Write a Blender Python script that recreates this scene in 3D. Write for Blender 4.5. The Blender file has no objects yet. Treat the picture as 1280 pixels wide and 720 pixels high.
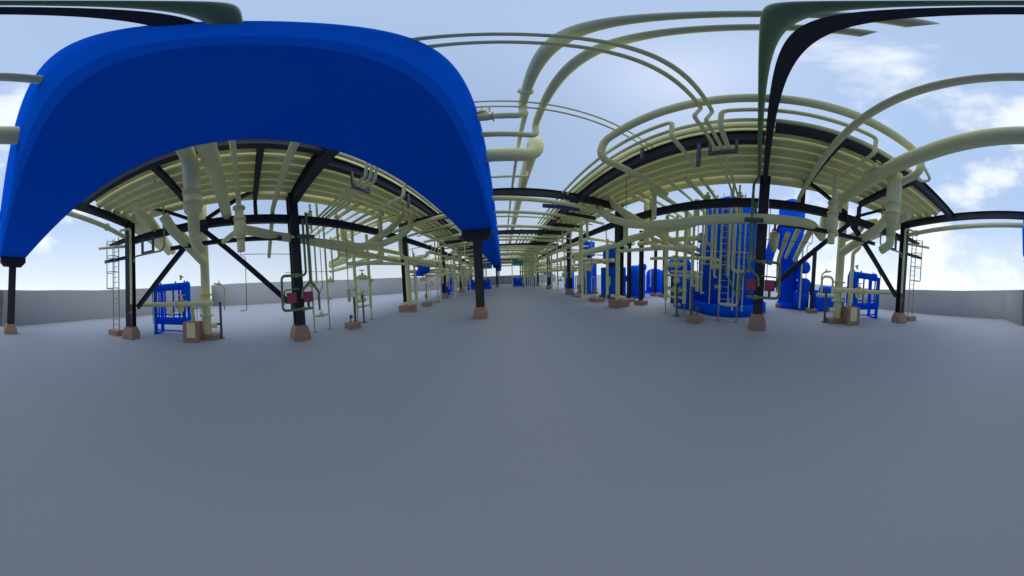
import bpy, bmesh, math, random
from mathutils import Vector, Matrix
random.seed(7)
SC = bpy.context.scene
COL = SC.collection
R = math.radians

# ------------------------------------------------------------------ camera
cam = bpy.data.cameras.new('camera')
cam.type = 'PANO'
try:
    cam.cycles.panorama_type = 'EQUIRECTANGULAR'
except Exception:
    cam.panorama_type = 'EQUIRECTANGULAR'
cam.clip_start = 0.02
cam.clip_end = 2000
co = bpy.data.objects.new('camera', cam)
COL.objects.link(co)
co.matrix_world = Matrix(((0.99757988, 0.04501816, -0.05298828, 0),
                          (-0.05556934, 0.05816064, -0.99675944, 0),
                          (-0.04179045, 0.99729169, 0.06052151, 1.6),
                          (0, 0, 0, 1)))
SC.camera = co

# ------------------------------------------------------------------ sky and sun
SUN_EL, SUN_AZ = R(62), R(58)
w = bpy.data.worlds.new('World')
SC.world = w
w.use_nodes = True
nt = w.node_tree
nt.nodes.clear()
def N(t, **k):
    n = nt.nodes.new(t)
    for a, v in k.items(): setattr(n, a, v)
    return n
L = nt.links.new
sky = N('ShaderNodeTexSky', sky_type='NISHITA', sun_disc=False, sun_elevation=SUN_EL, sun_rotation=SUN_AZ)
sky.dust_density = 1.0
tc = N('ShaderNodeTexCoord')
sep = N('ShaderNodeSeparateXYZ'); L(tc.outputs['Generated'], sep.inputs[0])
hz = N('ShaderNodeMapRange'); L(sep.outputs['Z'], hz.inputs[0])
hz.inputs[1].default_value = 0.0; hz.inputs[2].default_value = 0.75
hz.inputs[3].default_value = 0.97; hz.inputs[4].default_value = 0.80
noi = N('ShaderNodeTexNoise'); noi.inputs['Scale'].default_value = 2.0; noi.inputs['Detail'].default_value = 7; noi.inputs['Roughness'].default_value = .58
mp = N('ShaderNodeMapping'); mp.inputs['Scale'].default_value = (1, 1, 1.7); mp.inputs['Location'].default_value = (.35, .1, .2)
L(tc.outputs['Generated'], mp.inputs[0]); L(mp.outputs[0], noi.inputs['Vector'])
# clouds gather on one side of the sky
dot = N('ShaderNodeVectorMath', operation='DOT_PRODUCT'); dot.inputs[1].default_value = (.62, -.62, .48)
L(tc.outputs['Generated'], dot.inputs[0])
bias = N('ShaderNodeMapRange'); L(dot.outputs['Value'], bias.inputs[0])
bias.inputs[1].default_value = -.2; bias.inputs[2].default_value = .9; bias.inputs[3].default_value = -.13; bias.inputs[4].default_value = .20
sm = N('ShaderNodeMath', operation='ADD'); L(noi.outputs[0], sm.inputs[0]); L(bias.outputs[0], sm.inputs[1])
cr = N('ShaderNodeMapRange', interpolation_type='SMOOTHSTEP'); L(sm.outputs[0], cr.inputs[0])
cr.inputs[1].default_value = .62; cr.inputs[2].default_value = .80; cr.inputs[3].default_value = 0; cr.inputs[4].default_value = .72
haze = N('ShaderNodeMix', data_type='RGBA'); L(hz.outputs[0], haze.inputs[0]); L(sky.outputs[0], haze.inputs[6])
hcol = N('ShaderNodeMix', data_type='RGBA'); L(hz.outputs[0], hcol.inputs[0])
hc2 = N('ShaderNodeMapRange'); L(sep.outputs['Z'], hc2.inputs[0]); hc2.inputs[1].default_value = 0; hc2.inputs[2].default_value = .45
L(hc2.outputs[0], hcol.inputs[0])
hcol.inputs[6].default_value = (8.6, 9.4, 10.2, 1); hcol.inputs[7].default_value = (4.7, 6.3, 9.1, 1)
L(hcol.outputs[2], haze.inputs[7])
cl = N('ShaderNodeMix', data_type='RGBA'); L(cr.outputs[0], cl.inputs[0]); L(haze.outputs[2], cl.inputs[6]); cl.inputs[7].default_value = (10.4, 10.7, 10.8, 1)
dim = N('ShaderNodeVectorMath', operation='DOT_PRODUCT'); dim.inputs[1].default_value = (.25, -.95, .15)
L(tc.outputs['Generated'], dim.inputs[0])
dmr = N('ShaderNodeMapRange'); L(dim.outputs['Value'], dmr.inputs[0]); dmr.inputs[1].default_value = -.8; dmr.inputs[2].default_value = .6; dmr.inputs[3].default_value = .80; dmr.inputs[4].default_value = 1.04
dimm = N('ShaderNodeVectorMath', operation='SCALE'); L(haze.outputs[2], dimm.inputs[0]); L(dmr.outputs[0], dimm.inputs['Scale']); L(dimm.outputs[0], cl.inputs[6])
bg = N('ShaderNodeBackground'); bg.inputs['Strength'].default_value = .085
L(cl.outputs[2], bg.inputs[0])
out = N('ShaderNodeOutputWorld'); L(bg.outputs[0], out.inputs[0])
sl = bpy.data.lights.new('sun', 'SUN'); sl.energy = 0.95; sl.angle = R(70); sl.color = (1, .96, .9)
so = bpy.data.objects.new('sun', sl); COL.objects.link(so)
so.rotation_euler = (R(90) - SUN_EL, 0, math.pi - SUN_AZ)
so.rotation_euler = Vector((math.sin(SUN_AZ)*math.cos(SUN_EL), math.cos(SUN_AZ)*math.cos(SUN_EL), math.sin(SUN_EL))).to_track_quat('Z', 'Y').to_euler()
SC.view_settings.view_transform = 'Standard'
SC.view_settings.look = 'None'
SC.view_settings.exposure = 0.32
SC.view_settings.gamma = 1
SC.view_settings.use_curve_mapping = False

# ------------------------------------------------------------------ materials
def mat(name, col, rough=.5, var=.12, scale=3., bump=.0, metal=0., spec=.4):
    m = bpy.data.materials.new(name); m.use_nodes = True
    t = m.node_tree; b = t.nodes['Principled BSDF']
    b.inputs['Roughness'].default_value = rough; b.inputs['Metallic'].default_value = metal
    b.inputs['Specular IOR Level'].default_value = spec
    n = t.nodes.new('ShaderNodeTexNoise'); n.inputs['Scale'].default_value = scale; n.inputs['Detail'].default_value = 6
    g = t.nodes.new('ShaderNodeNewGeometry'); t.links.new(g.outputs['Position'], n.inputs['Vector'])
    r = t.nodes.new('ShaderNodeMix'); r.data_type = 'RGBA'
    r.inputs[6].default_value = (*[c*(1-var) for c in col], 1); r.inputs[7].default_value = (*[min(1, c*(1+var)) for c in col], 1)
    t.links.new(n.outputs[0], r.inputs[0]); t.links.new(r.outputs[2], b.inputs['Base Color'])
    if bump:
        n2 = t.nodes.new('ShaderNodeTexNoise'); n2.inputs['Scale'].default_value = scale*14; n2.inputs['Detail'].default_value = 4
        t.links.new(g.outputs['Position'], n2.inputs['Vector'])
        bp = t.nodes.new('ShaderNodeBump'); bp.inputs['Strength'].default_value = bump; bp.inputs['Distance'].default_value = .01
        t.links.new(n2.outputs[0], bp.inputs['Height']); t.links.new(bp.outputs[0], b.inputs['Normal'])
    return m
YEL = mat('pale_olive_paint', (.80, .785, .41), .65, .06, 2, spec=.15)
DKY = mat('dull_olive_paint', (.36, .36, .17), .6, .12, 2, spec=.2)
GRN = mat('green_paint', (.17, .26, .12), .6, .12, 3, spec=.2)
BLK = mat('black_steel', (.042, .042, .052), .6, .2, 3, spec=.25)
GRY = mat('grey_steel', (.10, .105, .12), .5, .15, 4)
BLU = mat('blue_paint', (.003, .125, .86), .9, .05, 1.2, spec=0)
BRN = mat('brown_concrete', (.40, .25, .175), .85, .12, 6, .25)
PNK = mat('crimson_plate', (.36, .055, .115), .5, .08, 5)
PUR = mat('purple_paint', (.10, .07, .26), .5, .08, 5)
TEA = mat('teal_paint', (.02, .42, .36), .5, .08, 2)
FLR = mat('grey_floor', (.365, .385, .42), .85, .05, .25, .12, spec=.25)
WAL = mat('grey_wall', (.28, .287, .30), .9, .06, .5, .15)
BRZ = mat('brown_gasket', (.22, .13, .08), .7, .1, 5)

# ------------------------------------------------------------------ helpers
LABELS = {}
def finish(o, name, label=None, cat=None, group=None, kind=None, parent=None):
    if label: o['label'] = label
    if cat: o['category'] = cat
    if group: o['group'] = group
    if kind: o['kind'] = kind
    return o
def obj(name, bm, m, parent=None, label=None, cat=None, group=None, kind=None):
    me = bpy.data.meshes.new(name); bm.normal_update(); bm.to_mesh(me); bm.free()
    for x in (m if isinstance(m, (list, tuple)) else [m]): me.materials.append(x)
    o = bpy.data.objects.new(name, me); COL.objects.link(o)
    if parent:
        o.parent = parent
        o.matrix_parent_inverse = parent.matrix_basis.inverted()
    return finish(o, name, label, cat, group, kind)
def thing(name, label, cat, loc=(0, 0, 0), group=None):
    o = bpy.data.objects.new(name, None); COL.objects.link(o)
    o.location = loc; o.empty_display_size = .2
    return finish(o, name, label, cat, group)
def dup(root, delta, label, group=None):
    r = root.copy(); COL.objects.link(r); r.location = root.location + Vector(delta); r['label'] = label
    if group: r['group'] = group
    for ch in root.children:
        c = ch.copy(); COL.objects.link(c); c.parent = r
        for g in ch.children:
            d = g.copy(); COL.objects.link(d); d.parent = c
    return r
def box(bm, lo, hi, bev=0):
    x0, y0, z0 = lo; x1, y1, z1 = hi
    v = [bm.verts.new(p) for p in ((x0,y0,z0),(x1,y0,z0),(x1,y1,z0),(x0,y1,z0),(x0,y0,z1),(x1,y0,z1),(x1,y1,z1),(x0,y1,z1))]
    f = [bm.faces.new([v[i] for i in q]) for q in ((3,2,1,0),(4,5,6,7),(0,1,5,4),(1,2,6,5),(2,3,7,6),(3,0,4,7))]
    if bev:
        bmesh.ops.bevel(bm, geom=list({e for q in f for e in q.edges}), offset=bev, segments=2, profile=.5, affect='EDGES')
    return bm
def cbox(bm, c, s, bev=0):
    return box(bm, [c[i]-abs(s[i])/2 for i in range(3)], [c[i]+abs(s[i])/2 for i in range(3)], bev)
def frustum(bm, c, b, t, z0, z1):
    v = [bm.verts.new((c[0]+sx*h[0]/2, c[1]+sy*h[1]/2, z)) for h, z in ((b, z0), (t, z1)) for sx, sy in ((-1,-1),(1,-1),(1,1),(-1,1))]
    for q in ((3,2,1,0),(4,5,6,7),(0,1,5,4),(1,2,6,5),(2,3,7,6),(3,0,4,7)): bm.faces.new([v[i] for i in q])
    return bm
def frame_of(t):
    t = t.normalized()
    a = Vector((0, 0, 1)) if abs(t.z) < .95 else Vector((1, 0, 0))
    x = a.cross(t).normalized(); return x, t.cross(x)
def fillet(pts, rad):
    pts = [Vector(p) for p in pts]; o = [pts[0]]
    for i in range(1, len(pts)-1):
        a, b, c = pts[i-1], pts[i], pts[i+1]
        u, v = (a-b), (c-b); lu, lv = u.length, v.length
        if lu < 1e-5 or lv < 1e-5: continue
        u /= lu; v /= lv
        ang = u.angle(v)
        if ang > math.pi-.02 or ang < .02 or rad < 1e-4: o.append(b); continue
        d = min(rad/math.tan(ang/2), lu*.49, lv*.49); rr = d*math.tan(ang/2)
        bis = (u+v).normalized(); cen = b+bis*(rr/math.sin(ang/2))
        p0, p1 = b+u*d-cen, b+v*d-cen
        n = max(3, int((math.pi-ang)/.28)); tot = p0.angle(p1)
        for k in range(n+1):
            s = k/n
            q = (p0*math.sin((1-s)*tot)+p1*math.sin(s*tot))/math.sin(tot) if tot > 1e-4 else p0
            o.append(cen+q)
    o.append(pts[-1]); return o
def tube(bm, pts, r, n=14, cap=True, bend=None, radii=None):
    p = fillet(pts, bend if bend is not None else r*2.6) if radii is None else [Vector(q) for q in pts]
    rings = []; x = None
    for i, q in enumerate(p):
        t = ((p[i+1]-q).normalized() if i < len(p)-1 else Vector()) + ((q-p[i-1]).normalized() if i else Vector())
        t.normalize()
        if x is None: x, y = frame_of(t)
        else:
            x = (x-t*x.dot(t)).normalized()
        y = t.cross(x); rr = radii[i] if radii else r
        rings.append([bm.verts.new(q+(x*math.cos(2*math.pi*k/n)+y*math.sin(2*math.pi*k/n))*rr) for k in range(n)])
    for a, b in zip(rings, rings[1:]):
        for k in range(n):
            f = bm.faces.new((a[k], a[(k+1) % n], b[(k+1) % n], b[k])); f.smooth = True
    if cap:
        for ring, rev in ((rings[0], True), (rings[-1], False)):
            vs = [bm.verts.new(v.co) for v in ring]
            bm.faces.new(vs[::-1] if rev else vs)
    return bm
def lathe(bm, base, axis, prof, n=24, smooth=True):
    """prof: (distance along axis, radius)"""
    base = Vector(base); ax = Vector(axis).normalized(); x, y = frame_of(ax)
    rings = [[bm.verts.new(base+ax*d+(x*math.cos(2*math.pi*k/n)+y*math.sin(2*math.pi*k/n))*max(r, .001)) for k in range(n)] for d, r in prof]
    for a, b in zip(rings, rings[1:]):
        for k in range(n):
            f = bm.faces.new((a[k], a[(k+1) % n], b[(k+1) % n], b[k])); f.smooth = smooth
    bm.faces.new(rings[0][::-1]); bm.faces.new(rings[-1])
    for e in bm.edges:
        if len(e.link_faces) == 2 and e.calc_face_angle(0) > .6: e.smooth = False
    return bm
def disc(bm, c, axis, r, t, n=18):
    ax = Vector(axis).normalized(); return lathe(bm, Vector(c)-ax*t/2, ax, [(0, r), (t, r)], n)
def dome(L_, r, k=.5, n=7):
    """profile of a drum with domed ends"""
    a = [(r*k*(1-math.cos(math.pi/2*i/n)), r*math.sin(math.pi/2*i/n)) for i in range(n+1)]
    return a+[(L_-d, rr) for d, rr in reversed(a)]
def section(bm, p0, p1, h, wd, tf=.014, tw=.010, up=None):
    """I section from p0 to p1, built as one solid outline"""
    p0, p1 = Vector(p0), Vector(p1); t = (p1-p0).normalized()
    u = Vector(up) if up else (Vector((0, 0, 1)) if abs(t.z) < .95 else Vector((1, 0, 0)))
    x = t.cross(u).normalized(); u = x.cross(t).normalized()
    a, b, c, d = wd/2, h/2, tw/2, h/2-tf
    o = [(-a,-b),(a,-b),(a,-d),(c,-d),(c,d),(a,d),(a,b),(-a,b),(-a,d),(-c,d),(-c,-d),(-a,-d)]
    rs = [[bm.verts.new(q+x*i+u*j) for i, j in o] for q in (p0, p1)]
    n = len(o)
    for k in range(n): bm.faces.new((rs[0][k], rs[0][(k+1) % n], rs[1][(k+1) % n], rs[1][k]))
    bm.faces.new(rs[0][::-1]); bm.faces.new(rs[1])
    return bm
def B(): return bmesh.new()
NAMED = set()
def beam(p0, p1, label, h=.30, wd=.15, name='steel_beam', m=None, group='steel beams of the pipe rack', cat='beam', up=None):
    return obj(name, section(B(), p0, p1, h, wd, up=up), m or BLK, None, label, cat, group)
def pipe(pts, r, label, m=None, bend=None, group=None, flanges=(), name='pipe', cat='pipe', n=14):
    """one pipe run; flanges: list of (point, axis) become child parts"""
    bm = tube(B(), pts, r, n, bend=bend)
    o = obj(name, bm, m or YEL, None, label, cat, group)
    for c, ax in flanges:
        b = B(); c = Vector(c); ax = Vector(ax).normalized()
        disc(b, c-ax*.018, ax, r*1.55, .03); disc(b, c+ax*.018, ax, r*1.55, .03)
        obj('flange', b, m or YEL, o)
    return o
def valve_bm(c, axis, r, stem):
    """body of two cones and a bonnet, along axis, stem direction"""
    bm = B(); c = Vector(c); ax = Vector(axis).normalized(); s = Vector(stem).normalized()
    lathe(bm, c-ax*r*2.4, ax, [(0, r*1.7), (r*.35, r*1.7), (r*.36, r), (r*1.5, r*1.25), (r*3.3, r*1.25), (r*4.44, r), (r*4.45, r*1.7), (r*4.8, r*1.7)], 16)
    lathe(bm, c, s, [(0, r*.8), (r*2, r*.8), (r*2.05, r*1.2), (r*2.4, r*1.2), (r*2.45, r*.35), (r*4.2, r*.3)], 12)
    return bm
def wheel_bm(c, axis, r):
    bm = B(); c = Vector(c); ax = Vector(axis).normalized(); x, y = frame_of(ax)
    p = [c+(x*math.cos(a)+y*math.sin(a))*r for a in [2*math.pi*k/16 for k in range(17)]]
    tube(bm, p, r*.11, 6, cap=False, bend=0)
    for a in (0, math.pi/2): tube(bm, [c+(x*math.cos(a)+y*math.sin(a))*r, c-(x*math.cos(a)+y*math.sin(a))*r], r*.08, 6)
    return bm
def valve_parts(parent, c, axis, r, stem, m=None, wheel=True):
    v = obj('valve', valve_bm(c, axis, r, stem), m or YEL, parent)
    if wheel:
        h = wheel_bm(Vector(c)+Vector(stem).normalized()*r*4.1, stem, r*1.7)
        obj('hand_wheel', h, m or YEL, v)
    return v

# ------------------------------------------------------------------ ground and walls
bm = B(); bmesh.ops.create_grid(bm, x_segments=24, y_segments=24, size=700)
obj('ground', bm, FLR, kind='structure')
def wall(pts, th, label):
    """pts: (x, y, top z); thickness to the outside (left-hand side of the direction of travel)"""
    bm = B(); n = len(pts); P = [Vector((p[0], p[1])) for p in pts]
    nor = []
    for i in range(n):
        d = (P[min(i+1, n-1)]-P[max(i-1, 0)]).normalized(); nor.append(Vector((d.y, -d.x)))
    rows = []
    for i, (x, y, z) in enumerate(pts):
        q = P[i]+nor[i]*th
        rows.append([bm.verts.new(c) for c in ((x, y, -.3), (x, y, z), (q.x, q.y, z), (q.x, q.y, -.3))])
    for a, b in zip(rows, rows[1:]):
        for k in range(3):
            f = bm.faces.new((a[k], a[k+1], b[k+1], b[k])); f.smooth = (k == 0)
    bm.faces.new(rows[0][::-1]); bm.faces.new(rows[-1])
    bmesh.ops.recalc_face_normals(bm, faces=bm.faces)
    return obj('concrete_wall', bm, WAL, None, label, 'wall', 'grey walls round the plant')
wall([(-36, -8, 4.25), (-34.5, -2, 4.15), (-31, 10, 3.6), (-27, 20.5, 3.2), (-18.7, 25.5, 2.75), (-8, 41, 2.1)], -.4, 'long grey wall behind the free blue tie-rod exchanger beside the leaning black brace')
wall([(-36, -8.4, 4.25), (-23.5, -9.9, 3.4), (-9.9, -13.2, 2.6), (-6, -12.65, 2.45), (-3, -11.6, 2.25), (-.9, -10.6, 2.15)], .4, 'grey wall behind the caged ladder and the end post of the overhead blue duct')
wall([(-.5, -10.75, 2.15), (.9, -13.8, 2.2), (4.4, -13, 1.95), (7.5, -11.6, 1.8), (10.9, -10.1, 1.58), (16, -9, 1.5)], .4, 'plain grey wall at the open end with no pipework in front, below the bright clouds')
wall([(-7.4, 42, 2), (14, 42, 1.9)], -.4, 'far grey wall closing the aisle behind the blue pump skids')

# ------------------------------------------------------------------ pipe-rack steel
BAYS = [-7.06, 0, 6.9, 13.8, 20.7, 27.6, 34.5]
SIDE = {1: (0.0, 'vessel side'), -1: (1.9, 'duct side')}
NEAR = {1: ['near the caged ladder, tall-vessel side', 'in front of the tall blue vessel', 'with a fat pipe on its footing, tall-vessel side',
            'beside the bright blue cabinet on the tall-vessel side', 'fifth from the ladder, tall-vessel side', 'level with the far teal girder on the tall-vessel side', 'farthest in view on the tall-vessel side'],
        -1: ['next to the caged ladder, duct side', 'carrying the crimson plates under the blue duct side', 'with a fat pipe on its footing, duct side',
             'just beyond the small blue exchangers on the duct side', 'fifth from the ladder, duct side', 'beside the far blue pump on the duct side', 'farthest in view on the duct side']}
colproto = None
for s in (1, -1):
    off, sn = SIDE[s]
    for i, v in enumerate(BAYS):
        lab = 'black column on brown footing ' + NEAR[s][i]
        c = thing('steel_column', lab, 'column', (s*5.95, v+off, 0), 'rack columns of the two main rows')
        x, y = s*5.95, v+off
        obj('shaft', section(B(), (x, y, .42), (x, y, 4.88 if i > 1 else 6.1), .36, .36, .03, .022, up=(1, 0, 0)), BLK, c)
        if i == 2:
            b = B(); box(b, (x-.5, y-.35, 0), (x+.5, y+.35, .36), .02)
        else:
            b = B(); frustum(b, (x, y), (.64, .64), (.62, .62), 0, .24); frustum(b, (x, y), (.62, .62), (.44, .44), .2401, .5)
            bmesh.ops.bevel(b, geom=b.edges[:], offset=.015, segments=1, affect='EDGES')
        obj('footing', b, BRN, c)
# longitudinal beams along the columns
ORD = ['first', 'second', 'third', 'fourth', 'fifth', 'sixth', 'seventh']
for s in (1, -1):
    off, sn = SIDE[s]
    for i in range(6):
        y0, y1 = BAYS[i]+off+.19, BAYS[i+1]+off-.19
        beam((s*5.95, y0, 4.24), (s*5.95, y1, 4.24), f'black beam joining column tops, {sn}, {ORD[i]} bay from the ladder', .30, .18)
        xi = 3.05 if i == 0 else 3.5
        beam((s*xi, BAYS[i]+off+.09, 5.03), (s*xi, BAYS[i+1]+off-.09, 5.03), f'black inner deck-edge beam, {sn}, {ORD[i]} bay from the ladder', .34, .18)
    for i, v in enumerate(BAYS):
        xin = -.28 if s == 1 else -1.95
        beam((xin, v+off, 5.05 if (s, i) != (-1, 1) else 4.98), (s*6.25, v+off, 5.05 if (s, i) != (-1, 1) else 4.98), f'black cross beam from blue duct to {sn} row, {ORD[i]} from the ladder', .48 if (s, i) == (-1, 1) else .32, (.14 if s == 1 else .24) if i == 1 else .18)
    # short deck beams with a drop post
    for k, v in enumerate((-3.9, -1.42)):
        xx = 3.15
        o = thing('deck_beam', f'short deck beam with drop post, {("nearer the ladder" if k == 0 else "nearer the crimson plates")}, {sn}', 'beam', (s*xx, v+off, 5.0), 'short deck beams with drop posts')
        obj('beam', section(B(), (s*xx, v+off, 5.03), (s*6.03, v+off, 5.03), .24, .14), BLK, o)
        obj('drop_post', section(B(), (s*5.95, v+off, 4.905), (s*5.95, v+off, 4.40), .14, .14), BLK, o)
    for i in range(2, 6):
        for k in (1, 2):
            v = BAYS[i]+6.9*k/3
            beam((s*3.6, v+off, 5.03), (s*5.9, v+off, 5.03), f'short black deck beam, {sn}, {ORD[k-1]} in the {ORD[i]} bay from the ladder', .24, .14)
    beam((s*5.95, BAYS[0]+off+.19, 6.05), (s*5.95, off-.19, 6.05), f'black top beam above the deck pipes over the braced bay, {sn}', .2, .14)
    # chevron brace in the first bay
    hub = (s*5.95, -3.53+off, 4.02)
    for va, wh in ((-.40, 'the crimson plates'), (-6.66, 'the caged ladder')):
        beam((s*5.95, va+off+(-.0 if va > -1 else 0), 1.32), (hub[0], hub[1]+(.08 if va > -1 else -.08), hub[2]), f'slanting black brace from column near {wh} up to mid beam, {sn}', .17, .16, 'brace', cat='brace', group='slanting braces of the rack')
    obj('gusset_plate', cbox(B(), (s*5.83, -3.53+off, 4.12), (.03, .62, .42), .01), BLK, None, f'black gusset plate where two slanting braces meet on the {sn}', 'gusset')
    beam((s*5.72, -4.75+off, 3.44), (s*5.72, -.55+off, 3.44), f'thin black horizontal strut across the tops of two slanting braces, {sn}', .13, .12, 'strut', cat='strut', group='horizontal struts')
    for vb, wh in ((-.12, 'toward the crimson plates'), (-6.9, 'toward the caged ladder')):
        beam((s*5.95, -3.53+off+(.22 if vb > -1 else -.22), 4.42), (s*5.95, vb+off+(-.3 if vb > -1 else .3), 6.0), f'black upper brace behind the deck pipes, from gusset {wh}, {sn}', .12, .12, 'brace', cat='brace', group='upper braces of the rack')

# outer columns behind the tall-vessel row
for x, y, h, lab in ((7.35, 6.5, 4.0, 'slim black post on brown footing just beyond twin valve posts'), (7.5, 7.7, 3.6, 'slim black post on low brown footing behind the fat-pipe column'),
                     (11.2, 8.3, 3.6, 'slim black post far back, left of a pair near the blue drum'), (11.2, 7.4, 3.6, 'slim black post far back, right of a pair near the blue drum'),
                     (9.5, -3.25, 3.6, 'slim black post on brown footing beside the twin-drum blue skid'), (11.1, -1.5, 3.4, 'slim black post on brown footing at the dome-topped blue vessel')):
    c = thing('steel_post', lab, 'post', (x, y, 0), 'slim outer posts')
    obj('shaft', section(B(), (x, y, .22), (x, y, h), .2, .2, .016, .012, up=(1, 0, 0)), BLK, c)
    obj('footing', box(B(), (x-.3, y-.3, 0), (x+.3, y+.3, .22), .015), BRN, c)

# ------------------------------------------------------------------ blue duct on its own posts
d = thing('overhead_duct', 'huge blue overhead duct running along the aisle on black posts', 'duct', (-1.07, 7.4, 3.6))
bm = B(); ya, yb = -8.78, 47
prof = [(-1.74, 3.6), (-.40, 3.6), (-.33, 3.78), (-.24, 5.1), (-.30, 5.25), (-1.84, 5.25), (-1.90, 5.1), (-1.81, 3.78)]
ra = [bm.verts.new((x, ya, z)) for x, z in prof]; rb = [bm.verts.new((x, yb, z)) for x, z in prof]
for k in range(8): bm.faces.new((ra[k], rb[k], rb[(k+1) % 8], ra[(k+1) % 8]))
bm.faces.new(ra); bm.faces.new(rb[::-1]); bmesh.ops.recalc_face_normals(bm, faces=bm.faces)
obj('casing', bm, BLU, d)
for y, lab in ((-8.55, 'black T-headed post at the open end of the blue duct'), (7.36, 'black T-headed post in mid aisle holding up the blue duct'),
               (29.8, 'black T-headed duct post far down the aisle'), (45.5, 'farthest thin duct post before the far grey wall')):
    c = thing('duct_post', lab, 'post', (-1.08, y, 0), 'posts under the blue duct')
    b = B(); section(b, (-1.08, y, .42), (-1.08, y, 3.17), .34, .36, .03, .022, up=(0, 1, 0)); obj('shaft', b, BLK, c)
    b = B()
    v = [b.verts.new((-1.08+xx, y+yy, z)) for yy in (-.19, .19) for xx, z in ((-.48, 3.171), (.48, 3.171), (.67, 3.36), (.67, 3.58), (-.67, 3.58), (-.67, 3.36))]
    for k in range(6): b.faces.new((v[k], v[(k+1) % 6], v[6+(k+1) % 6], v[6+k]))
    b.faces.new(v[:6][::-1]); b.faces.new(v[6:]); bmesh.ops.recalc_face_normals(b, faces=b.faces)
    obj('head_beam', b, BLK, c)
    b = B(); frustum(b, (-1.08, y), (.64, .64), (.62, .62), 0, .2); frustum(b, (-1.08, y), (.62, .62), (.44, .44), .2001, .46)
    obj('footing', b, BRN, c)

# ------------------------------------------------------------------ pipes lying on the deck
DECK = [(3.30, .085, 'first'), (3.60, .12, 'second'), (3.98, .17, 'third'), (4.42, .19, 'fourth'), (4.84, .16, 'fifth'), (5.22, .15, 'sixth'), (5.62, .17, 'seventh'), (6.24, .23, 'outermost fat')]
for s in (1, -1):
    off, sn = SIDE[s]
    for j, (x, r, nm) in enumerate(DECK):
        z = 5.225+r
        if j >= 3:
            ve = -6.25-(6.24-x)*.55
            pts = [(s*10.3, ve+off-.55, z-.3), (s*(x+.3), ve+off, z), (s*x, ve+off+.4, z), (s*x, 44, z)]
            pts = [(s*10.3, ve+off-.6, z-(.3 if j < 6 else .75)), (s*x, ve+off, z), (s*x, 44, z)]
        else: pts = [(s*x, -6.4+off-.3*j, z), (s*x, 44, z)]
        pipe(pts, r, f'{nm} olive pipe counted from the aisle in the deck bundle, {sn}', group='pipes bundled on the rack deck', n=20, bend=r*2)
    pipe([(s*3.62, 5.0+off, 5.62), (s*3.62, 12.2+off, 5.62)], .26, f'short thick olive pipe with a blank end above the edge beam, {sn}')
# handrails along deck edge near the ladder
for s in (1, -1):
    off, sn = SIDE[s]
    for x, ln in ((4.1, 'aisle'), (4.9, 'outer')):
        h = thing('handrail', f'thin grey handrail on the {ln} side of the deck end near the ladder, {sn}', 'handrail', (s*x, -7+off, 5.2), 'deck handrails')
        obj('rail', tube(B(), [(s*x, -7.3+off, 5.62), (s*x, -4.3+off, 5.62)], .03, 8), GRY, h)
        for v in (-6.8, -5.6, -4.4):
            obj('upright', tube(B(), [(s*x, v+off, 5.2), (s*x, v+off, 5.6)], .018, 8), GRY, h)

# ------------------------------------------------------------------ overhead pipes across and along the aisle
pipe([(-.45, .86, 5.1), (2.62, .93, 5.1), (2.42, .96, 4.58), (3.45, .93, 4.58)], .036, 'upper of two thin parallel pipes arching from the duct over the aisle to the hanger', bend=.06, group='twin pipes crossing overhead')
pipe([(-.45, 1.03, 5.1), (2.46, 1.06, 5.1), (2.26, 1.08, 4.58), (3.45, 1.07, 4.58)], .036, 'lower of two thin parallel pipes arching from the duct over the aisle to the hanger', bend=.06, group='twin pipes crossing overhead')
o = pipe([(.45, -.22, 5.32), (.47, 2.75, 5.32), (.48, 2.75, 4.95), (-.36, 2.78, 4.95)], .07, 'overhead pipe running forward then turning left through a valve into the duct', bend=.12, flanges=[((.46, 2.3, 5.32), (0, 1, 0))])
valve_parts(o, (-.16, 2.78, 4.95), (1, 0, 0), .07, (0, 0, 1))
pipe([(.72, -.22, 5.32), (.8, 3.35, 5.32), (.8, 3.35, 4.9), (-.36, 3.3, 4.9)], .07, 'overhead pipe just right of the valved one, turning left into the duct without valve', bend=.12)
pipe([(.55, 2.9, 5.3), (.55, 44, 5.3)], .05, 'slender overhead pipe running straight on under the sky toward the far end')
pipe([(-.36, 4.30, 5.0), (1.02, 4.30, 5.0), (1.02, 4.30, 5.72), (1.05, 5.4, 5.72), (1.12, 44, 5.72)], .20, 'fat overhead pipe leaving the duct, turning up and running forward along the aisle', bend=.34, n=20)
pipe([(-.30, 6.0, 5.28), (1.03, 6.0, 5.28), (1.04, 6.0, 5.6)], .05, 'short thin stub pipe from the duct into the fat overhead pipe', bend=.1)
pipe([(-.40, 2.52, 5.25), (3.7, 2.72, 5.25)], .022, 'nearer hair-thin line crossing overhead beyond the valve', group='hair-thin overhead lines', n=8)
pipe([(-.40, 2.66, 5.22), (3.7, 2.86, 5.22)], .022, 'farther hair-thin line crossing overhead beyond the valve', group='hair-thin overhead lines', n=8)
pipe([(2.85, -2.97, 4.30), (2.12, -3.0, 4.42), (2.36, -2.95, 5.2), (2.36, 3.3, 5.2), (2.36, 3.5, 4.72), (5.4, 3.55, 4.66)], .10, 'wide olive loop pipe swinging out over the aisle before the tall vessel', bend=.28)
pipe([(4.0, -2.0, 4.62), (2.68, -2.0, 4.62), (2.68, -2.0, 5.17), (2.68, .80, 5.17), (2.68, .80, 4.60), (3.45, .80, 4.58)], .05, 'small bent loop pipe with a drop at each end beside the green riser', bend=.11)
pipe([(2.72, 12, 5.17), (2.72, 1.72, 5.17), (2.72, 1.72, 4.62), (4.2, 1.80, 4.60)], .05, 'small pipe along the deck edge dropping beside the dark hanger bracket', bend=.11)
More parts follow.
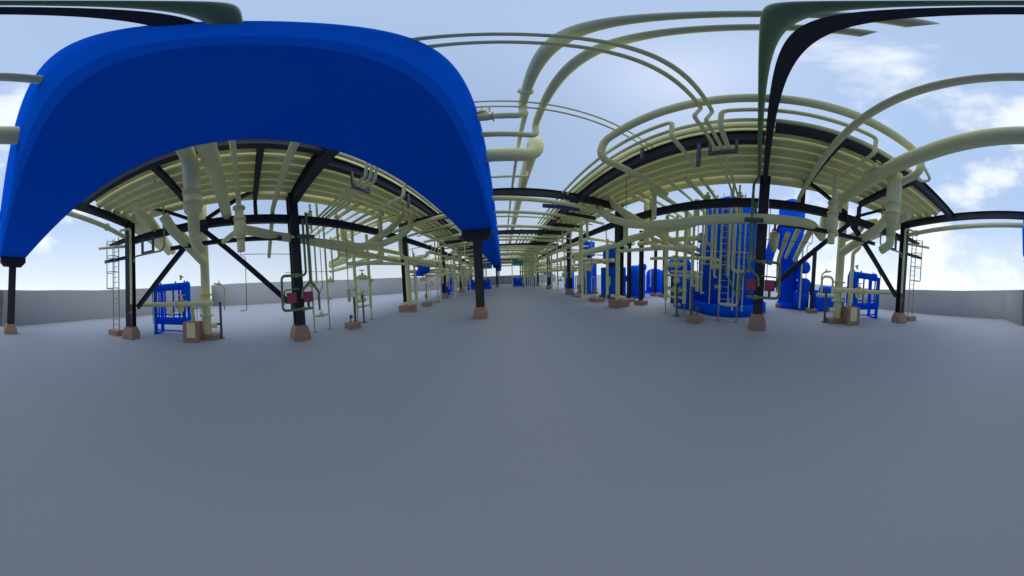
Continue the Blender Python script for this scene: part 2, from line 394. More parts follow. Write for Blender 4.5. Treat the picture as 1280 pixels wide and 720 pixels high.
pipe([(2.62, -3.55, 5.38), (2.62, -4.15, 5.05), (2.93, -4.05, 5.05), (2.93, 12, 5.17)], .048, 'long small pipe along the deck edge ending in a hook near the big riser', bend=.1)
o = pipe([(3.05, -2.35, 4.62), (3.45, -2.35, 4.62)], .045, 'short drain nipple with ball valve hanging at the deck edge beam', bend=.1)
valve_parts(o, (3.1, -2.35, 4.62), (1, 0, 0), .045, (-.8, 0, .5))
pipe([(-.38, -2.30, 4.5), (1.7, -2.5, 4.5), (6.35, -2.66, 4.5), (6.75, -2.66, 4.45), (7.0, -2.66, 3.5)], .185, 'very fat pale pipe sweeping from the duct end over the aisle below the clouds', bend=.5, n=22, flanges=[((5.7, -2.645, 4.5), (1, -.03, 0))])
pipe([(-.40, -1.12, 4.6), (5.95, -1.27, 4.6), (5.95, -1.27, 4.42)], .075, 'slimmer pale pipe sweeping from the duct over the aisle along a short deck beam', bend=.1)
pipe([(-.30, .128, 4.75), (5.0, .19, 4.75), (5.47, .36, 4.75), (5.47, .36, 4.2)], .045, 'green water pipe running beside the black cross beam above the camera', m=GRN, bend=.12)
pipe([(-.3, -7.12, 4.62), (4.2, -7.12, 4.55), (6.6, -7.2, 4.5)], .11, 'pale pipe slung under the end cross beam near the open wall', flanges=[((5.2, -7.15, 4.53), (1, 0, 0))])
pipe([(-1.8, -5.1, 4.62), (-4.2, -5.1, 4.5), (-5.6, -5.2, 4.4)], .10, 'pale pipe slung under the end cross beam left of the blue duct', flanges=[((-4.4, -5.1, 4.49), (-1, 0, 0))])
for k, y in enumerate((2.93, 3.10, 3.27)):
    pipe([(-1.85, y, 4.95), (-2.85, y, 4.95), (-3.0, y, 4.45), (-6.4, y+.1, 4.45)], .045, f'{ORD[k]} of three small pipes dropping into the hanger beside the blue duct', group='three small pipes in the duct-side hanger', bend=.08)
pipe([(-1.85, 4.75, 4.95), (-3.0, 4.75, 4.95), (-3.1, 4.75, 4.5), (-6.6, 4.9, 4.5)], .065, 'lone small pipe dropping under the deck edge between hanger and lone strap, duct side', bend=.1)
pipe([(3.3, .93, 4.56), (6.6, .95, 4.5)], .034, 'thin pipe going on outward from the U-shaped hanger, nearer the green riser')
pipe([(3.3, 1.07, 4.56), (6.6, 1.12, 4.5)], .034, 'thin pipe going on outward from the U-shaped hanger, away from the green riser')

# duct-side counterparts
off = 1.9
pipe([(-1.75, -.52, 4.5), (-6.6, -.62, 4.5)], .19, 'fat pale pipe slanting down from the blue duct to the beam above the braces', n=22)
pipe([(-1.75, .98, 4.6), (-5.9, 1.12, 4.6), (-6.2, 1.12, 4.3), (-7.6, 1.12, 3.2)], .085, 'slim pale pipe slanting from the blue duct past the short black deck beam', bend=.2)
pipe([(-1.75, -.08, 4.62), (-4.75, -.10, 4.5)], .06, 'thin pale pipe reaching from the blue duct to the check-valve riser')

# tee risers under the deck
for s in (1, -1):
    off, sn = SIDE[s]
    y = -2.85+off
    o = thing('riser_pipe', f'hanging fat pale riser with flanged reducer below the deck, {sn}', 'riser', (s*2.85, y, 3.4))
    b = B()
    if s == 1: tube(b, [(2.85, y, 4.5), (2.85, y, 3.5)], .19, 20)
    else: tube(b, [(-1.75, y, 4.6), (-2.95, y, 4.6), (-2.95, y, 3.5)], .17, 20, bend=.40)
    xx = s*2.85 if s == 1 else -2.95
    lathe(b, (xx, y, 3.5), (0, 0, -1), [(0, .185), (.3, .18), (.36, .12), (.72, .115)], 20)
    obj('barrel', b, YEL, o)
    for z in (3.62, 3.36):
        b = B(); disc(b, (xx, y, z), (0, 0, 1), .205, .018); disc(b, (xx, y, z-.03), (0, 0, 1), .205, .018); obj('flange', b, YEL, o)
    obj('outlet_bend', tube(B(), [(xx, y, 2.80), (xx, y, 2.62), (xx+s*.26, y+.05, 2.50)], .105, 16, bend=.16), YEL, o)
    y = -2.0+off
    xx = s*4.45
    o = thing('check_valve_riser', f'pale riser with bulging check valve between two flanges, {sn}', 'riser', (xx, y, 3.0))
    b = B(); tube(b, [(xx, y, 5.1), (xx, y, 3.95)], .075, 14); obj('barrel', b, YEL, o)
    b = B(); lathe(b, (xx, y, 3.95), (0, 0, -1), [(0, .15), (.07, .15), (.08, .12), (.3, .13), (.31, .17), (.37, .17), (.38, .12), (.48, .17), (.62, .19), (.78, .17), (.92, .11)], 20); obj('valve_body', b, YEL, o)
    for z in (3.93, 3.58): obj('flange', disc(B(), (xx, y, z), (0, 0, 1), .18, .04), YEL, o)
    obj('outlet_bend', tube(B(), [(xx, y, 3.0), (xx, y, 2.72)], .11, 14, bend=.2), YEL, o)
    obj('side_branch', tube(B(), [(xx, y, 3.32), (xx+s*.9, y-.6, 3.3)], .08, 14), YEL, o)

# pipe running below the column-top beam and its bends
pipe([(7.0, -2.66, 3.55), (6.35, -2.2, 3.58), (5.62, -1.75, 3.58), (5.55, 3.0, 3.46), (5.35, 4.3, 3.5), (5.05, 5.1, 3.62), (4.78, 6.25, 4.08), (4.7, 7.0, 4.7), (4.7, 7.25, 5.6)], .165, 'fat pale pipe under the beam past the tall vessel, bending up to deck', bend=.7, n=20)
pipe([(-5.25, .0, 3.6), (-5.85, 1.2, 3.55), (-6.05, 3.0, 3.42), (-5.9, 5.0, 3.36), (-5.5, 6.1, 3.48), (-5.05, 6.9, 3.8), (-4.8, 7.8, 4.4), (-4.7, 8.1, 5.5)], .155, 'fat pale pipe under the beam on the duct side, bending up to deck', bend=.6, n=20)
pipe([(-6.0, 2.6, 3.4), (-6.3, 5.0, 3.2), (-6.6, 9.0, 3.0), (-6.7, 30, 3.0)], .13, 'long pale pipe branching off under the beam and receding along the duct side', bend=1.5, n=16)
pipe([(5.6, 2.4, 3.42), (5.8, 5.0, 3.25), (6.3, 9.0, 3.1), (6.6, 30, 3.1)], .13, 'long pale pipe branching off under the beam and receding along the vessel side', bend=1.5, n=16)
for s in (1, -1):
    off, sn = SIDE[s]
    of2 = 0 if s == 1 else 1.0
    pipe([(s*5.15, 6.75+of2, 5.6), (s*5.15, 6.35+of2, 4.85), (s*5.28, 5.65+of2, 4.25), (s*5.6, 4.95+of2, 3.75), (s*7.0, 4.5+of2, 3.3), (s*9.4, 4.4+of2, 3.05)], .17, f'second fat S-shaped pipe dropping from the deck and turning outward, {sn}', bend=.6, n=20)
    pipe([(s*4.75, -4.5+off, 4.3), (s*5.15, -4.33+off, 3.85), (s*6.88, -3.74+off, 3.05)], .185, f'fat pale pipe slanting from the deck end down to the tall standpipe, {sn}', bend=.5, n=20)
    # pipes standing on the footing of the third column
    o = pipe([(s*5.72, 6.75+off, .62), (s*5.72, 6.75+off, 3.0), (s*5.95, 7.3+off, 3.1), (s*7.0, 7.4+off, 3.1)], .12, f'fat pale pipe standing on wide footing in front of its black column, {sn}', bend=.22)
    obj('base_tee', tube(B(), [(s*5.72, 6.15+off, .52), (s*5.72, 7.3+off, .52)], .085, 12), YEL, o)
    obj('support_foot', lathe(B(), (s*5.72, 6.75+off, .37), (0, 0, 1), [(0, .14), (.03, .14), (.04, .09), (.2, .09)], 14), YEL, o)
    pipe([(s*5.5, 7.35+off, .6), (s*5.5, 7.35+off, 3.4)], .05, f'thin riser right beside the fat pipe on the wide footing, {sn}')

# ------------------------------------------------------------------ hangers below the deck edge
def hanger(x, y0, y1, zt, zb, label):
    o = thing('pipe_hanger', label, 'hanger', (x, (y0+y1)/2, zb), 'U-shaped pipe hangers')
    for y in (y0, y1): obj('leg', cbox(B(), (x, y, (zt+zb)/2+.031), (.07, .06, zt-zb-.062), .004), GRY, o)
    obj('cross_bar', cbox(B(), (x, (y0+y1)/2, zb), (.09, abs(y1-y0)+.06, .06), .004), GRY, o)
hanger(3.42, .64, 1.2, 4.85, 4.48, 'dark U-shaped hanger gripping three small pipes under the deck edge by the green riser')
hanger(-3.42, 2.85, 3.45, 4.85, 4.33, 'dark U-shaped hanger under the deck edge next to the black column with crimson plates')
obj('hanger_bracket', cbox(B(), (3.42, 1.45, 4.5), (.08, .08, .70), .005), GRY, None, 'lone dark strap hanging under the deck edge left of the U-shaped hanger', 'bracket')
obj('hanger_bracket', cbox(B(), (3.30, 2.95, 5.12), (.08, .08, .56), .005), GRY, None, 'dark bracket on the edge beam where the wide loop turns', 'bracket')
obj('hanger_bracket', cbox(B(), (-3.38, 5.55, 4.75), (.08, .08, .6), .005), GRY, None, 'dark bracket under the deck edge on the duct side, between hanger and S-pipes', 'bracket')
for s in (1, -1):
    off, sn = SIDE[s]
    o = thing('pipe_support', f'small dark rectangular pipe-support frame hung below the beam, {sn}', 'frame', (s*5.62, -5.85+off, 3.5))
    for v in (-6.13, -5.57): obj('hanger_leg', cbox(B(), (s*5.72, v+off, 3.81), (.09, .09, .55), .004), GRY, o)
    obj('bottom_bar', cbox(B(), (s*5.72, -5.85+off, 3.485), (.10, .65, .09), .004), GRY, o)
    pipe([(s*5.62, -6.55+off, 3.18), (s*5.62, -6.5+off, 3.4), (s*5.62, -5.1+off, 3.4), (s*5.62, -4.97+off, 3.55), (s*5.62, -4.97+off, 5.3)], .035, f'thin green-grey line lying on the small support frame and rising to the deck, {sn}', m=DKY, bend=.12)

# ------------------------------------------------------------------ utility stations with crimson plates
for s in (1, -1):
    off, sn = SIDE[s]
    x = s*5.56
    o = thing('utility_station', f'green hose station of looped pipes and forked riser fixed to column, {sn}', 'utility station', (s*5.75, off, 1.0), 'green hose stations')
    obj('loop_pipe', tube(B(), [(x, .24+off, 4.1), (x, .24+off, 2.15), (x, -.68+off, 2.15), (x, -.70+off, 1.06), (x, .42+off, 1.06)], .045, 12, bend=.13), GRN, o)
    obj('riser', tube(B(), [(x-s*.09, .36+off, 4.3), (x-s*.09, .36+off, 1.9)], .05, 12), GRN, o)
    obj('fork_arm', tube(B(), [(x-s*.09, .36+off, 1.96), (x-s*.09, .66+off, 1.58), (x-s*.09, .66+off, .98)], .043, 12, bend=.12), GRN, o)
    obj('fork_arm', tube(B(), [(x-s*.09, .36+off, 1.96), (x-s*.09, .04+off, 1.66), (x-s*.09, .02+off, 1.40)], .043, 12, bend=.1), GRN, o)
    obj('inner_loop', tube(B(), [(x+s*.02, -.62+off, 1.25), (x+s*.02, -.60+off, 1.70), (x+s*.02, -.05+off, 1.72)], .022, 8, bend=.08), GRN, o)
    for v in (-.34, .30):
        obj('clamp', cbox(B(), (x+s*.045, v*.35+off, 2.15 if v < 0 else 1.06), (.16, .12, .12), .01), DKY, o)
    for v, nm in ((-.36, 'clear of the fork'), (.27, 'under the fork')):
        p = thing('sign_plate', f'square crimson plate {nm} on the hose station, {sn}', 'plate', (x-s*.02, v+off, 1.4), 'crimson plates on columns')
        obj('plate', cbox(B(), (x-s*.02, v+off, 1.44), (.035, .36, .34), .006), PNK, p)
        obj('mounting_strap', cbox(B(), (x+s*.008, v+off, 1.30), (.02, .10, .46), .003), GRY, p)
    o = pipe([(s*5.62, -.25+off, 4.05), (s*5.62, -.25+off, 1.05)], .012, f'hair-thin cable hanging down beside the black column with crimson plates, {sn}', m=GRY, n=6, name='cable', cat='cable')
    obj('clamp_bracket', cbox(B(), (s*5.42, .28+off, 3.42), (.12, .62, .12), .008), GRY, None, f'dark bracket bar clamping green risers high on the column, {sn}', 'bracket')

# ------------------------------------------------------------------ ladder and drain line at the end column
def ladder(s):
    off, sn = SIDE[s]
    x, y = s*6.02, -8.15+off
    o = thing('caged_ladder', f'thin grey-olive caged ladder on low brown footing behind the end column, {sn}', 'ladder', (x, y, 0), 'caged ladders')
    for dy in (-.22, .22): obj('side_rail', tube(B(), [(x, y+dy, .25), (x, y+dy, 4.7)], .028, 8), DKY, o)
    for k in range(17): obj('rung', tube(B(), [(x, y-.22, .5+k*.25), (x, y+.22, .5+k*.25)], .012, 6), DKY, o)
    for z in (2.2, 2.95, 3.7, 4.4):
        obj('cage_hoop', tube(B(), [(x, y-.22, z), (x-s*.35, y-.34, z), (x-s*.62, y, z), (x-s*.35, y+.34, z), (x, y+.22, z)], .018, 6, bend=.2), DKY, o)
    for dx, dy in ((-.62, 0), (-.38, -.31), (-.38, .31)):
        obj('cage_bar', tube(B(), [(x+s*dx, y+dy, 2.2), (x+s*dx, y+dy, 4.5)], .014, 6), DKY, o)
    obj('footing', box(B(), (x-.26, y-.34, 0), (x+.26, y+.34, .25), .015), BRN, o)
    beam((s*5.95, -7.25+off, 3.55), (s*5.95, -9.0+off, 3.62), f'short black bracket arm reaching from end column past the ladder, {sn}', .14, .12, 'bracket_arm', cat='bracket', group='ladder bracket arms')
    beam((s*5.95, -7.25+off, 4.4), (s*5.95, -8.6+off, 4.35), f'upper black stub beam above the ladder on the end column, {sn}', .2, .14, 'bracket_arm', cat='bracket', group='ladder bracket arms')
    pipe([(s*5.2, -8.6+off, 4.12), (s*6.2, -7.5+off, 4.18)], .07, f'pale pipe stub with blank end poking out beside the ladder top, {sn}')
    o = thing('drain_pipe', f'pale vertical drain pipe thinning to a valved tail on the end column footing, {sn}', 'pipe', (s*5.66, -6.78+off, .5))
    obj('barrel', tube(B(), [(s*5.5, -7.3+off, 4.72), (s*5.66, -6.78+off, 4.72), (s*5.66, -6.78+off, 1.5)], .055, 12, bend=.12), YEL, o)
    obj('tail', lathe(B(), (s*5.66, -6.78+off, 1.5), (0, 0, -1), [(0, .055), (.06, .022), (.95, .022)], 10), DKY, o)
    valve_parts(o, (s*5.66, -6.78+off, 1.15), (0, 0, 1), .028, (-s, 0, 0), DKY)
for s in (1, -1): ladder(s)

# ------------------------------------------------------------------ tie-rod exchangers
def exchanger(s):
    off, sn = SIDE[s]
    x0, x1 = s*7.35, s*8.05
    y0, y1 = -6.7+off, -4.7+off
    o = thing('heat_exchanger', f'blue exchanger of two stacked drums on uprights, {"standing free before the long grey wall" if s == -1 else "half behind pale standpipes"}', 'heat exchanger', (s*7.7, (y0+y1)/2, 0), 'blue tie-rod exchangers')
    obj('top_drum', lathe(B(), (s*7.7, y0, 2.22), (0, 1, 0), dome(y1-y0, .17, .35), 22), BLU, o)
    obj('bottom_drum', lathe(B(), (s*7.7, y0-.08, .62), (0, 1, 0), dome(y1-y0-.1, .18, .35), 22), BLU, o)
    for v in (y0+.16, y1-.22):
        for xx in (x0, x1): obj('upright', cbox(B(), (xx, v, 1.12), (.13, .16, 2.16), .01), BLU, o)
        obj('cross_bar', cbox(B(), (s*7.7, v, 2.06), (.62, .10, .10), .01), BLU, o)
        obj('foot', cbox(B(), (s*7.7, v, .03), (.95, .16, .06), .01), BLU, o)
    for v in (y0+.55, y1-.62): obj('tie_tube', tube(B(), [(s*7.7, v, .75), (s*7.7, v, 2.1)], .05, 12), BLU, o)
    obj('header_box', cbox(B(), (s*7.7, y1-.28, 1.72), (.42, .28, .62), .02), BLU, o)
    for v in (y0+.16, y1-.22, (y0+y1)/2):
        obj('vertical_tube', tube(B(), [(s*7.38, v+.2, .6), (s*7.38, v+.2, 2.15)], .045, 10), BLU, o)
    for v in (y0+.02, y1-.02): obj('end_flange', disc(B(), (s*7.7, v+(.12 if v < y0+1 else -.12), 2.22), (0, 1, 0), .215, .06), BLU, o)
    obj('nozzle', lathe(B(), (s*7.55, y1-.28, 1.2), (-s, 0, 0), [(0, .09), (.4, .09), (.41, .15), (.47, .15)], 16), YEL, o)
    valve_parts(o, (s*7.3, y1-.9, .95), (0, 1, 0), .05, (0, 0, 1))
    for z in (.22, .95, 1.5): obj('brace_bar', cbox(B(), (x0, (y0+y1)/2-.03, z), (.05, y1-y0-.50, .06), .005), BLU, o)
    for v in (y0+.3, y1-.8, y1-.3): obj('lifting_lug', cbox(B(), (s*7.7, v, 2.42), (.05, .08, .1), .01), BLU, o)
    r_ = obj('relief_valve', valve_bm((s*7.7, y1-.5, 2.62), (0, 0, 1), .045, (0, 1, .2)), YEL, o)
    obj('sight_glass', tube(B(), [(s*7.42, y0-.06, .5), (s*7.42, y0-.06, 2.35), (s*7.5, y0+.1, 2.6)], .022, 8, bend=.06), GRN, o)
for s in (1, -1): exchanger(s)

# ------------------------------------------------------------------ manifold cluster beside the exchangers
for s in (1, -1):
    off, sn = SIDE[s]
    p = thing('concrete_plinth', f'tall brown concrete block with pale plate on its face, {sn}', 'plinth', (s*6.6, -4.22+off, 0), 'brown plinths with pale plates')
    obj('block', box(B(), (s*6.62-.34, -4.58+off, 0), (s*6.62+.34, -3.92+off, .74), .015), BRN, p)
    obj('face_plate', cbox(B(), (s*(6.62-.36), -4.20+off, .45), (.035, .36, .56), .004), YEL, p)
    obj('low_plinth', box(B(), (s*7.05-.32, -4.12+off, 0), (s*7.05+.32, -3.2+off, .2), .015), BRN, None, f'low brown slab under the tall fat standpipe, {sn}', 'plinth', 'low brown slabs')
    y = -3.72+off
    o = pipe([(s*7.0, y, .21), (s*7.0, y, 3.0), (s*7.0, y, 6.6)], .20, f'tall fat pale standpipe rising through the beams beside the exchanger, {sn}', n=22, flanges=[((s*7.0, y, 1.75), (0, 0, 1)), ((s*7.0, y, .95), (0, 0, 1))])
    obj('side_nozzle', tube(B(), [(s*7.0, y, .55), (s*6.9, y+.45, .55)], .10, 14), YEL, o)
    if s == 1: pipe([(s*7.05, -4.45+off, .76), (s*7.05, -4.45+off, 3.15), (s*7.05, -4.75+off, 3.4), (s*7.4, -5.2+off, 3.9)], .10, f'thinner pale standpipe with bent top beside the tall fat one, {sn}', bend=.22)
    pipe([(s*6.9, -4.30+off, .75), (s*6.75, -4.30+off, 1.3)], .085, f'short pale pipe rising from the brown block to the horizontal header, {sn}')
    o = pipe([(s*6.7, -6.95+off, 1.43), (s*6.7, -3.35+off, 1.43)], .10, f'pale horizontal header crossing in front of the exchanger at head height, {sn}', flanges=[((s*6.7, -5.0+off, 1.43), (0, 1, 0))])
    valve_parts(o, (s*6.7, -4.75+off, 1.43), (0, 1, 0), .085, (0, 0, 1))
    for dv in (-.05, .12, .3):
        obj('gauge_tube', tube(B(), [(s*6.68, -4.0+off+dv, 1.3), (s*6.68, -4.0+off+dv, .8)], .014, 6), DKY, o)
    o = thing('support_post', f'dark stub post with bracket beside the tall fat standpipe, {sn}', 'post', (s*7.05, -3.1+off, 0), 'dark pipe-support posts')
    obj('shaft', tube(B(), [(s*7.05, -3.1+off, .03), (s*7.05, -3.1+off, 1.45)], .055, 12), GRY, o)
    obj('base_plate', cbox(B(), (s*7.05, -3.1+off, .015), (.26, .26, .03), .004), GRY, o)
    obj('bracket', cbox(B(), (s*7.05, -3.22+off, .58), (.10, .32, .08), .005), GRY, o)
    o = pipe([(s*7.3, -2.95+off, 1.1), (s*7.3, -2.9+off, 2.1), (s*7.3, -3.4+off, 2.2)], .035, f'thin bent instrument tube beside the dark stub post, {sn}', bend=.25)
    valve_parts(o, (s*7.3, -3.15+off, 2.17), (0, 1, 0), .03, (0, 0, 1))
    pipe([(s*6.6, -2.1+off, 3.6), (s*6.6, -2.1+off, 3.15), (s*6.6, -1.9+off, 3.0), (s*6.6, -1.95+off, 1.1), (s*6.6, -2.2+off, 1.08)], .014, f'kinked hair-thin tube hanging under the braces, {sn}', m=GRY, bend=.05, n=6)
    pipe([(s*6.5, -2.0+off, 3.12), (s*6.5, .05+off, 3.05)], .012, f'hair-thin horizontal tube leading from the kinked tube to the column, {sn}', m=GRY, n=6)

# ------------------------------------------------------------------ control-valve stations between the plates and the fat-pipe column
for s in (1, -1):
    off, sn = SIDE[s]
    def post(x, v, h, lab):
        o = thing('pipe_stanchion', lab+', '+sn, 'stanchion', (x, v+off, 0), 'thin floor stanchions')
        obj('shaft', tube(B(), [(x, v+off, .02), (x, v+off, h)], .026, 8), DKY, o)
        obj('base_plate', cbox(B(), (x, v+off, .012), (.2, .2, .024), .003), DKY, o)
    x = s*6.55
    post(x, .86, .6, 'thin stanchion nearest the crimson plates'); post(x, 1.62, .6, 'thin stanchion second from the crimson plates')
    post(x-s*.05, 3.2, .55, 'thicker stanchion under the nearer valved leg'); post(x-s*.05, 4.18, .55, 'thicker stanchion under the farther valved leg')
    o = pipe([(x, .86+off, 4.6), (x, .86+off, .62), (x, 1.62+off, .62), (x, 1.62+off, 4.6)], .045, f'thin U-shaped pipe pair with valves coming down to knee height, {sn}', bend=.08)
    valve_parts(o, (x, .86+off, 1.25), (0, 0, 1), .045, (0, -1, 0), wheel=False)
    valve_parts(o, (x, 1.62+off, 1.25), (0, 0, 1), .045, (0, 1, 0))
    valve_parts(o, (x, 1.22+off, .62), (0, 1, 0), .05, (0, 0, 1))
    o = pipe([(x+s*.1, 1.15+off, 3.9), (x+s*.1, 1.15+off, 1.9), (x+s*.1, .62+off, 1.82)], .04, f'thin pipe dropping to a side valve above the U-shaped pair, {sn}', bend=.08)
    valve_parts(o, (x+s*.1, .85+off, 1.85), (0, 1, 0), .05, (0, 0, 1))
    o = pipe([(x+s*.15, 2.05+off, 3.9), (x+s*.15, 2.05+off, 2.0), (x+s*.15, 1.7+off, 2.0)], .045, f'pale pipe dropping to a flanged stub beside the U-shaped pair, {sn}', bend=.1)
    valve_parts(o, (x+s*.15, 1.9+off, 1.98), (0, 1, 0), .055, (0, 0, 1), wheel=False)
    pipe([(x+s*.05, 1.4+off, 4.2), (x+s*.05, 1.4+off, 1.75), (x+s*.05, 1.1+off, 1.3)], .02, f'slender tube kinking sideways behind the U-shaped pair, {sn}', m=DKY, bend=.05, n=8)
    x = s*6.5
    o = pipe([(x, 3.2+off, 4.4), (x, 3.2+off, .55), (x, 3.2+off, .5)], .085, f'pale valved leg nearer the crimson plates rising to the deck, {sn}', bend=.05)
    o2 = pipe([(x, 4.18+off, 4.2), (x, 4.18+off, .55)], .085, f'pale valved leg nearer the fat-pipe column rising to the deck, {sn}', bend=.05)
    pipe([(x, 3.2+off, .72), (x, 4.18+off, .72)], .05, f'low cross pipe tying two valved legs together, {sn}')
    valve_parts(o, (x, 3.2+off, 1.55), (0, 0, 1), .07, (0, -1, 0)); valve_parts(o2, (x, 4.18+off, 1.9), (0, 0, 1), .08, (-s, 0, 0), wheel=False)
    o = pipe([(x, 3.2+off, 2.05), (x, 4.18+off, 2.05)], .07, f'pale horizontal valve run between two valved legs, {sn}')
    valve_parts(o, (x, 3.7+off, 2.05), (0, 1, 0), .085, (0, 0, 1))
    c = thing('control_valve', f'upright control valve with round actuator between two valved legs, {sn}', 'valve', (x+s*.25, 3.75+off, .8))
    obj('body', valve_bm((x+s*.25, 3.75+off, 1.0), (0, 1, 0), .08, (0, 0, 1)), YEL, c)
    obj('actuator', lathe(B(), (x+s*.25, 3.75+off, 1.3), (0, 0, 1), [(0, .06), (.02, .16), (.08, .17), (.12, .17), (.2, .09), (.3, .05)], 18), YEL, c)
    obj('inlet', tube(B(), [(x+s*.25, 3.2+off, 1.0), (x+s*.25, 4.18+off, 1.0)], .045, 10), YEL, c)
    b = thing('instrument_stand', f'dark instrument post with gauge on a low brown footing, {sn}', 'instrument', (s*5.85, 2.38+off, 0), 'instrument posts on brown footings')
    obj('footing', box(B(), (s*5.85-.26, 2.12+off, 0), (s*5.85+.26, 2.66+off, .24), .012), BRN, b)
    obj('shaft', tube(B(), [(s*5.8, 2.52+off, .24), (s*5.8, 2.52+off, 1.25)], .05, 12), GRY, b)
    obj('gauge', lathe(B(), (s*5.85, 2.30+off, .48), (-s, 0, 0), [(0, .07), (.06, .08), (.08, .07)], 16), GRY, b)
    obj('gauge_stem', tube(B(), [(s*5.86, 2.30+off, .24), (s*5.86, 2.30+off, .42)], .02, 8), GRY, b)
    c = thing('filter_pot', f'small pale filter pot hung on a thin line above the instrument post, {sn}', 'filter', (s*6.0, 2.4+off, 1.2))
    obj('pot', lathe(B(), (s*6.0, 2.4+off, 1.05), (0, 0, 1), [(0, .03), (.04, .08), (.5, .09), (.52, .12), (.56, .12), (.6, .05), (.75, .03)], 16), YEL, c)
    obj('line', tube(B(), [(s*6.0, 2.4+off, 1.8), (s*6.0, 2.45+off, 4.2)], .018, 8), DKY, c)
    p = thing('support_post', f'dark post on round base between two valved legs, {sn}', 'post', (s*6.3, 3.45+off, 0), 'dark pipe-support posts')
    obj('shaft', tube(B(), [(s*6.3, 3.45+off, .02), (s*6.3, 3.45+off, 1.25)], .045, 10), GRY, p)
    obj('base_plate', disc(B(), (s*6.3, 3.45+off, .012), (0, 0, 1), .16, .024), GRY, p)
    obj('pipe_clamp', disc(B(), (s*6.3, 3.45+off, 1.22), (0, 1, 0), .07, .08), GRY, p)
    pipe([(s*6.9, -.2+off, 2.42), (s*6.9, 2.2+off, 2.4)], .012, f'hair-thin horizontal tube behind the U-shaped pair, {sn}', m=DKY, n=6)
    # mid-height outward pipes
    pipe([(s*5.6, 4.4+off, 2.75), (s*6.9, 3.6+off, 2.7), (s*9.5, 3.5+off, 2.7)], .09, f'pale pipe running outward above the valved legs, {sn}', bend=.3)
    pipe([(s*5.6, 6.6+off, 2.7), (s*6.3, 2.6+off, 2.66)], .08, f'pale horizontal pipe at mid column height joining the fat-pipe column, {sn}', bend=.2)
    pipe([(s*7.2, 2.8+off, 3.25), (s*7.2, 6.6+off, 3.25)], .12, f'pale horizontal pipe outside the row above the valved legs, {sn}')
    # outward small pipes above the column-top beam
    for k, v in enumerate((2.0, 2.55, 3.3, 3.95, 4.7, 5.3)):
        z = 4.78+.12*(k % 3); r = (.06, .09, .06, .10, .07, .08)[k]
        pipe([(s*5.0, v+off, z), (s*7.0, v+off-.05, z), (s*9.6, v+off-.1, z-.05)], r, f'{ORD[k]} of six parallel pipes running outward over the column-top beam, {sn}', group='parallel pipes running outward')
    pipe([(s*6.15, 1.15+off, 5.15), (s*6.15, 1.15+off, 4.55), (s*6.3, 1.2+off, 4.5), (s*7.4, 1.25+off, 4.5)], .05, f'pipe with drop bend leaving the deck just beyond the green riser, {sn}', bend=.1)
    o = pipe([(s*6.4, .95+off, 5.2), (s*6.4, .95+off, 3.9)], .045, f'short valved drop through the column-top beam level, {sn}', bend=.1)
    valve_parts(o, (s*6.4, .95+off, 4.72), (0, 0, 1), .06, (0, -1, 0))
    pipe([(s*5.3, 4.05+off, 5.15), (s*5.3, 4.05+off, 3.7)], .10, f'pale vertical drop pipe from the deck to the fat pipe below, {sn}')
    pipe([(s*4.3, 4.6+off, 5.2), (s*4.3, 4.6+off, 4.0)], .015, f'hair-thin rod hanging from the deck bundle near the S-shaped pipes, {sn}', m=DKY, n=6)
    pipe([(s*6.9, 5.75+off, 5.6), (s*6.9, 5.75+off, 3.2)], .17, f'thick pale vertical pipe behind the S-shaped pipes, {sn}', n=18)

# ------------------------------------------------------------------ tall blue vessel and its neighbours
vx, vy = 9.35, 1.75
v = thing('tower_vessel', 'tall wide blue vertical vessel behind the column with crimson plates', 'vessel', (vx, vy, 0))
obj('skirt', lathe(B(), (vx, vy, 0), (0, 0, 1), [(0, 2.2), (.42, 2.2), (.46, 2.14)], 48), BLU, v)
obj('shell', lathe(B(), (vx, vy, .5), (0, 0, 1), [(0, 1.78), (2.7, 1.78), (3.15, 1.50), (4.55, 1.50), (4.62, 1.48), (5.0, 1.25), (5.28, .8), (5.38, .25)], 48), BLU, v)
obj('stiffener_ring', lathe(B(), (vx, vy, 3.66), (0, 0, 1), [(0, 1.52), (.0, 1.54), (.05, 1.54), (.05, 1.52)], 48), BLU, v)
obj('manway', lathe(B(), (vx-1.72, vy+1.0, 3.3), (-1, .45, 0), [(0, .16), (.16, .16), (.17, .24), (.24, .24)], 20), BLU, v)
lad = thing('vessel_ladder', 'thin olive ladder with hoops running up the tall blue vessel', 'ladder', (7.5, 1.5, 0))
for dy in (-.2, .2): obj('side_rail', tube(B(), [(7.45, 1.62+dy, .4), (7.45, 1.62+dy, 5.4)], .022, 8), YEL, lad)
for k in range(18): obj('rung', tube(B(), [(7.45, 1.42, .7+k*.26), (7.45, 1.82, .7+k*.26)], .011, 6), YEL, lad)
for k, (y, z0, z1, r) in enumerate(((2.25, .5, 5.5, .03), (1.15, .3, 5.2, .035), (.72, .3, 4.1, .03), (2.55, 2.1, 5.2, .05))):
    pipe([(7.2, y, z0), (7.2, y, z1)], r, 'thin standpipe on the tall blue vessel, '+('just left of its ladder', 'just right of its ladder', 'nearest the column', 'thickest, hanging at far left')[k], group='thin standpipes on the tall vessel')
pipe([(7.1, .2, 2.62), (7.1, 2.9, 2.66)], .014, 'upper hair-thin tube crossing the tall blue vessel', n=6)
pipe([(7.15, 1.3, 2.1), (7.15, 2.9, 2.15)], .018, 'lower thin tube crossing the tall blue vessel', n=6)
pipe([(7.0, 1.45, 1.75), (7.0, 1.15, 1.3), (7.0, 1.0, .9)], .03, 'slanting small tube in front of the tall blue vessel', m=DKY, bend=.1)
o = thing('short_vessel', 'squat round-topped blue vessel tucked beside the tall one', 'vessel', (8.7, 3.9, 0))
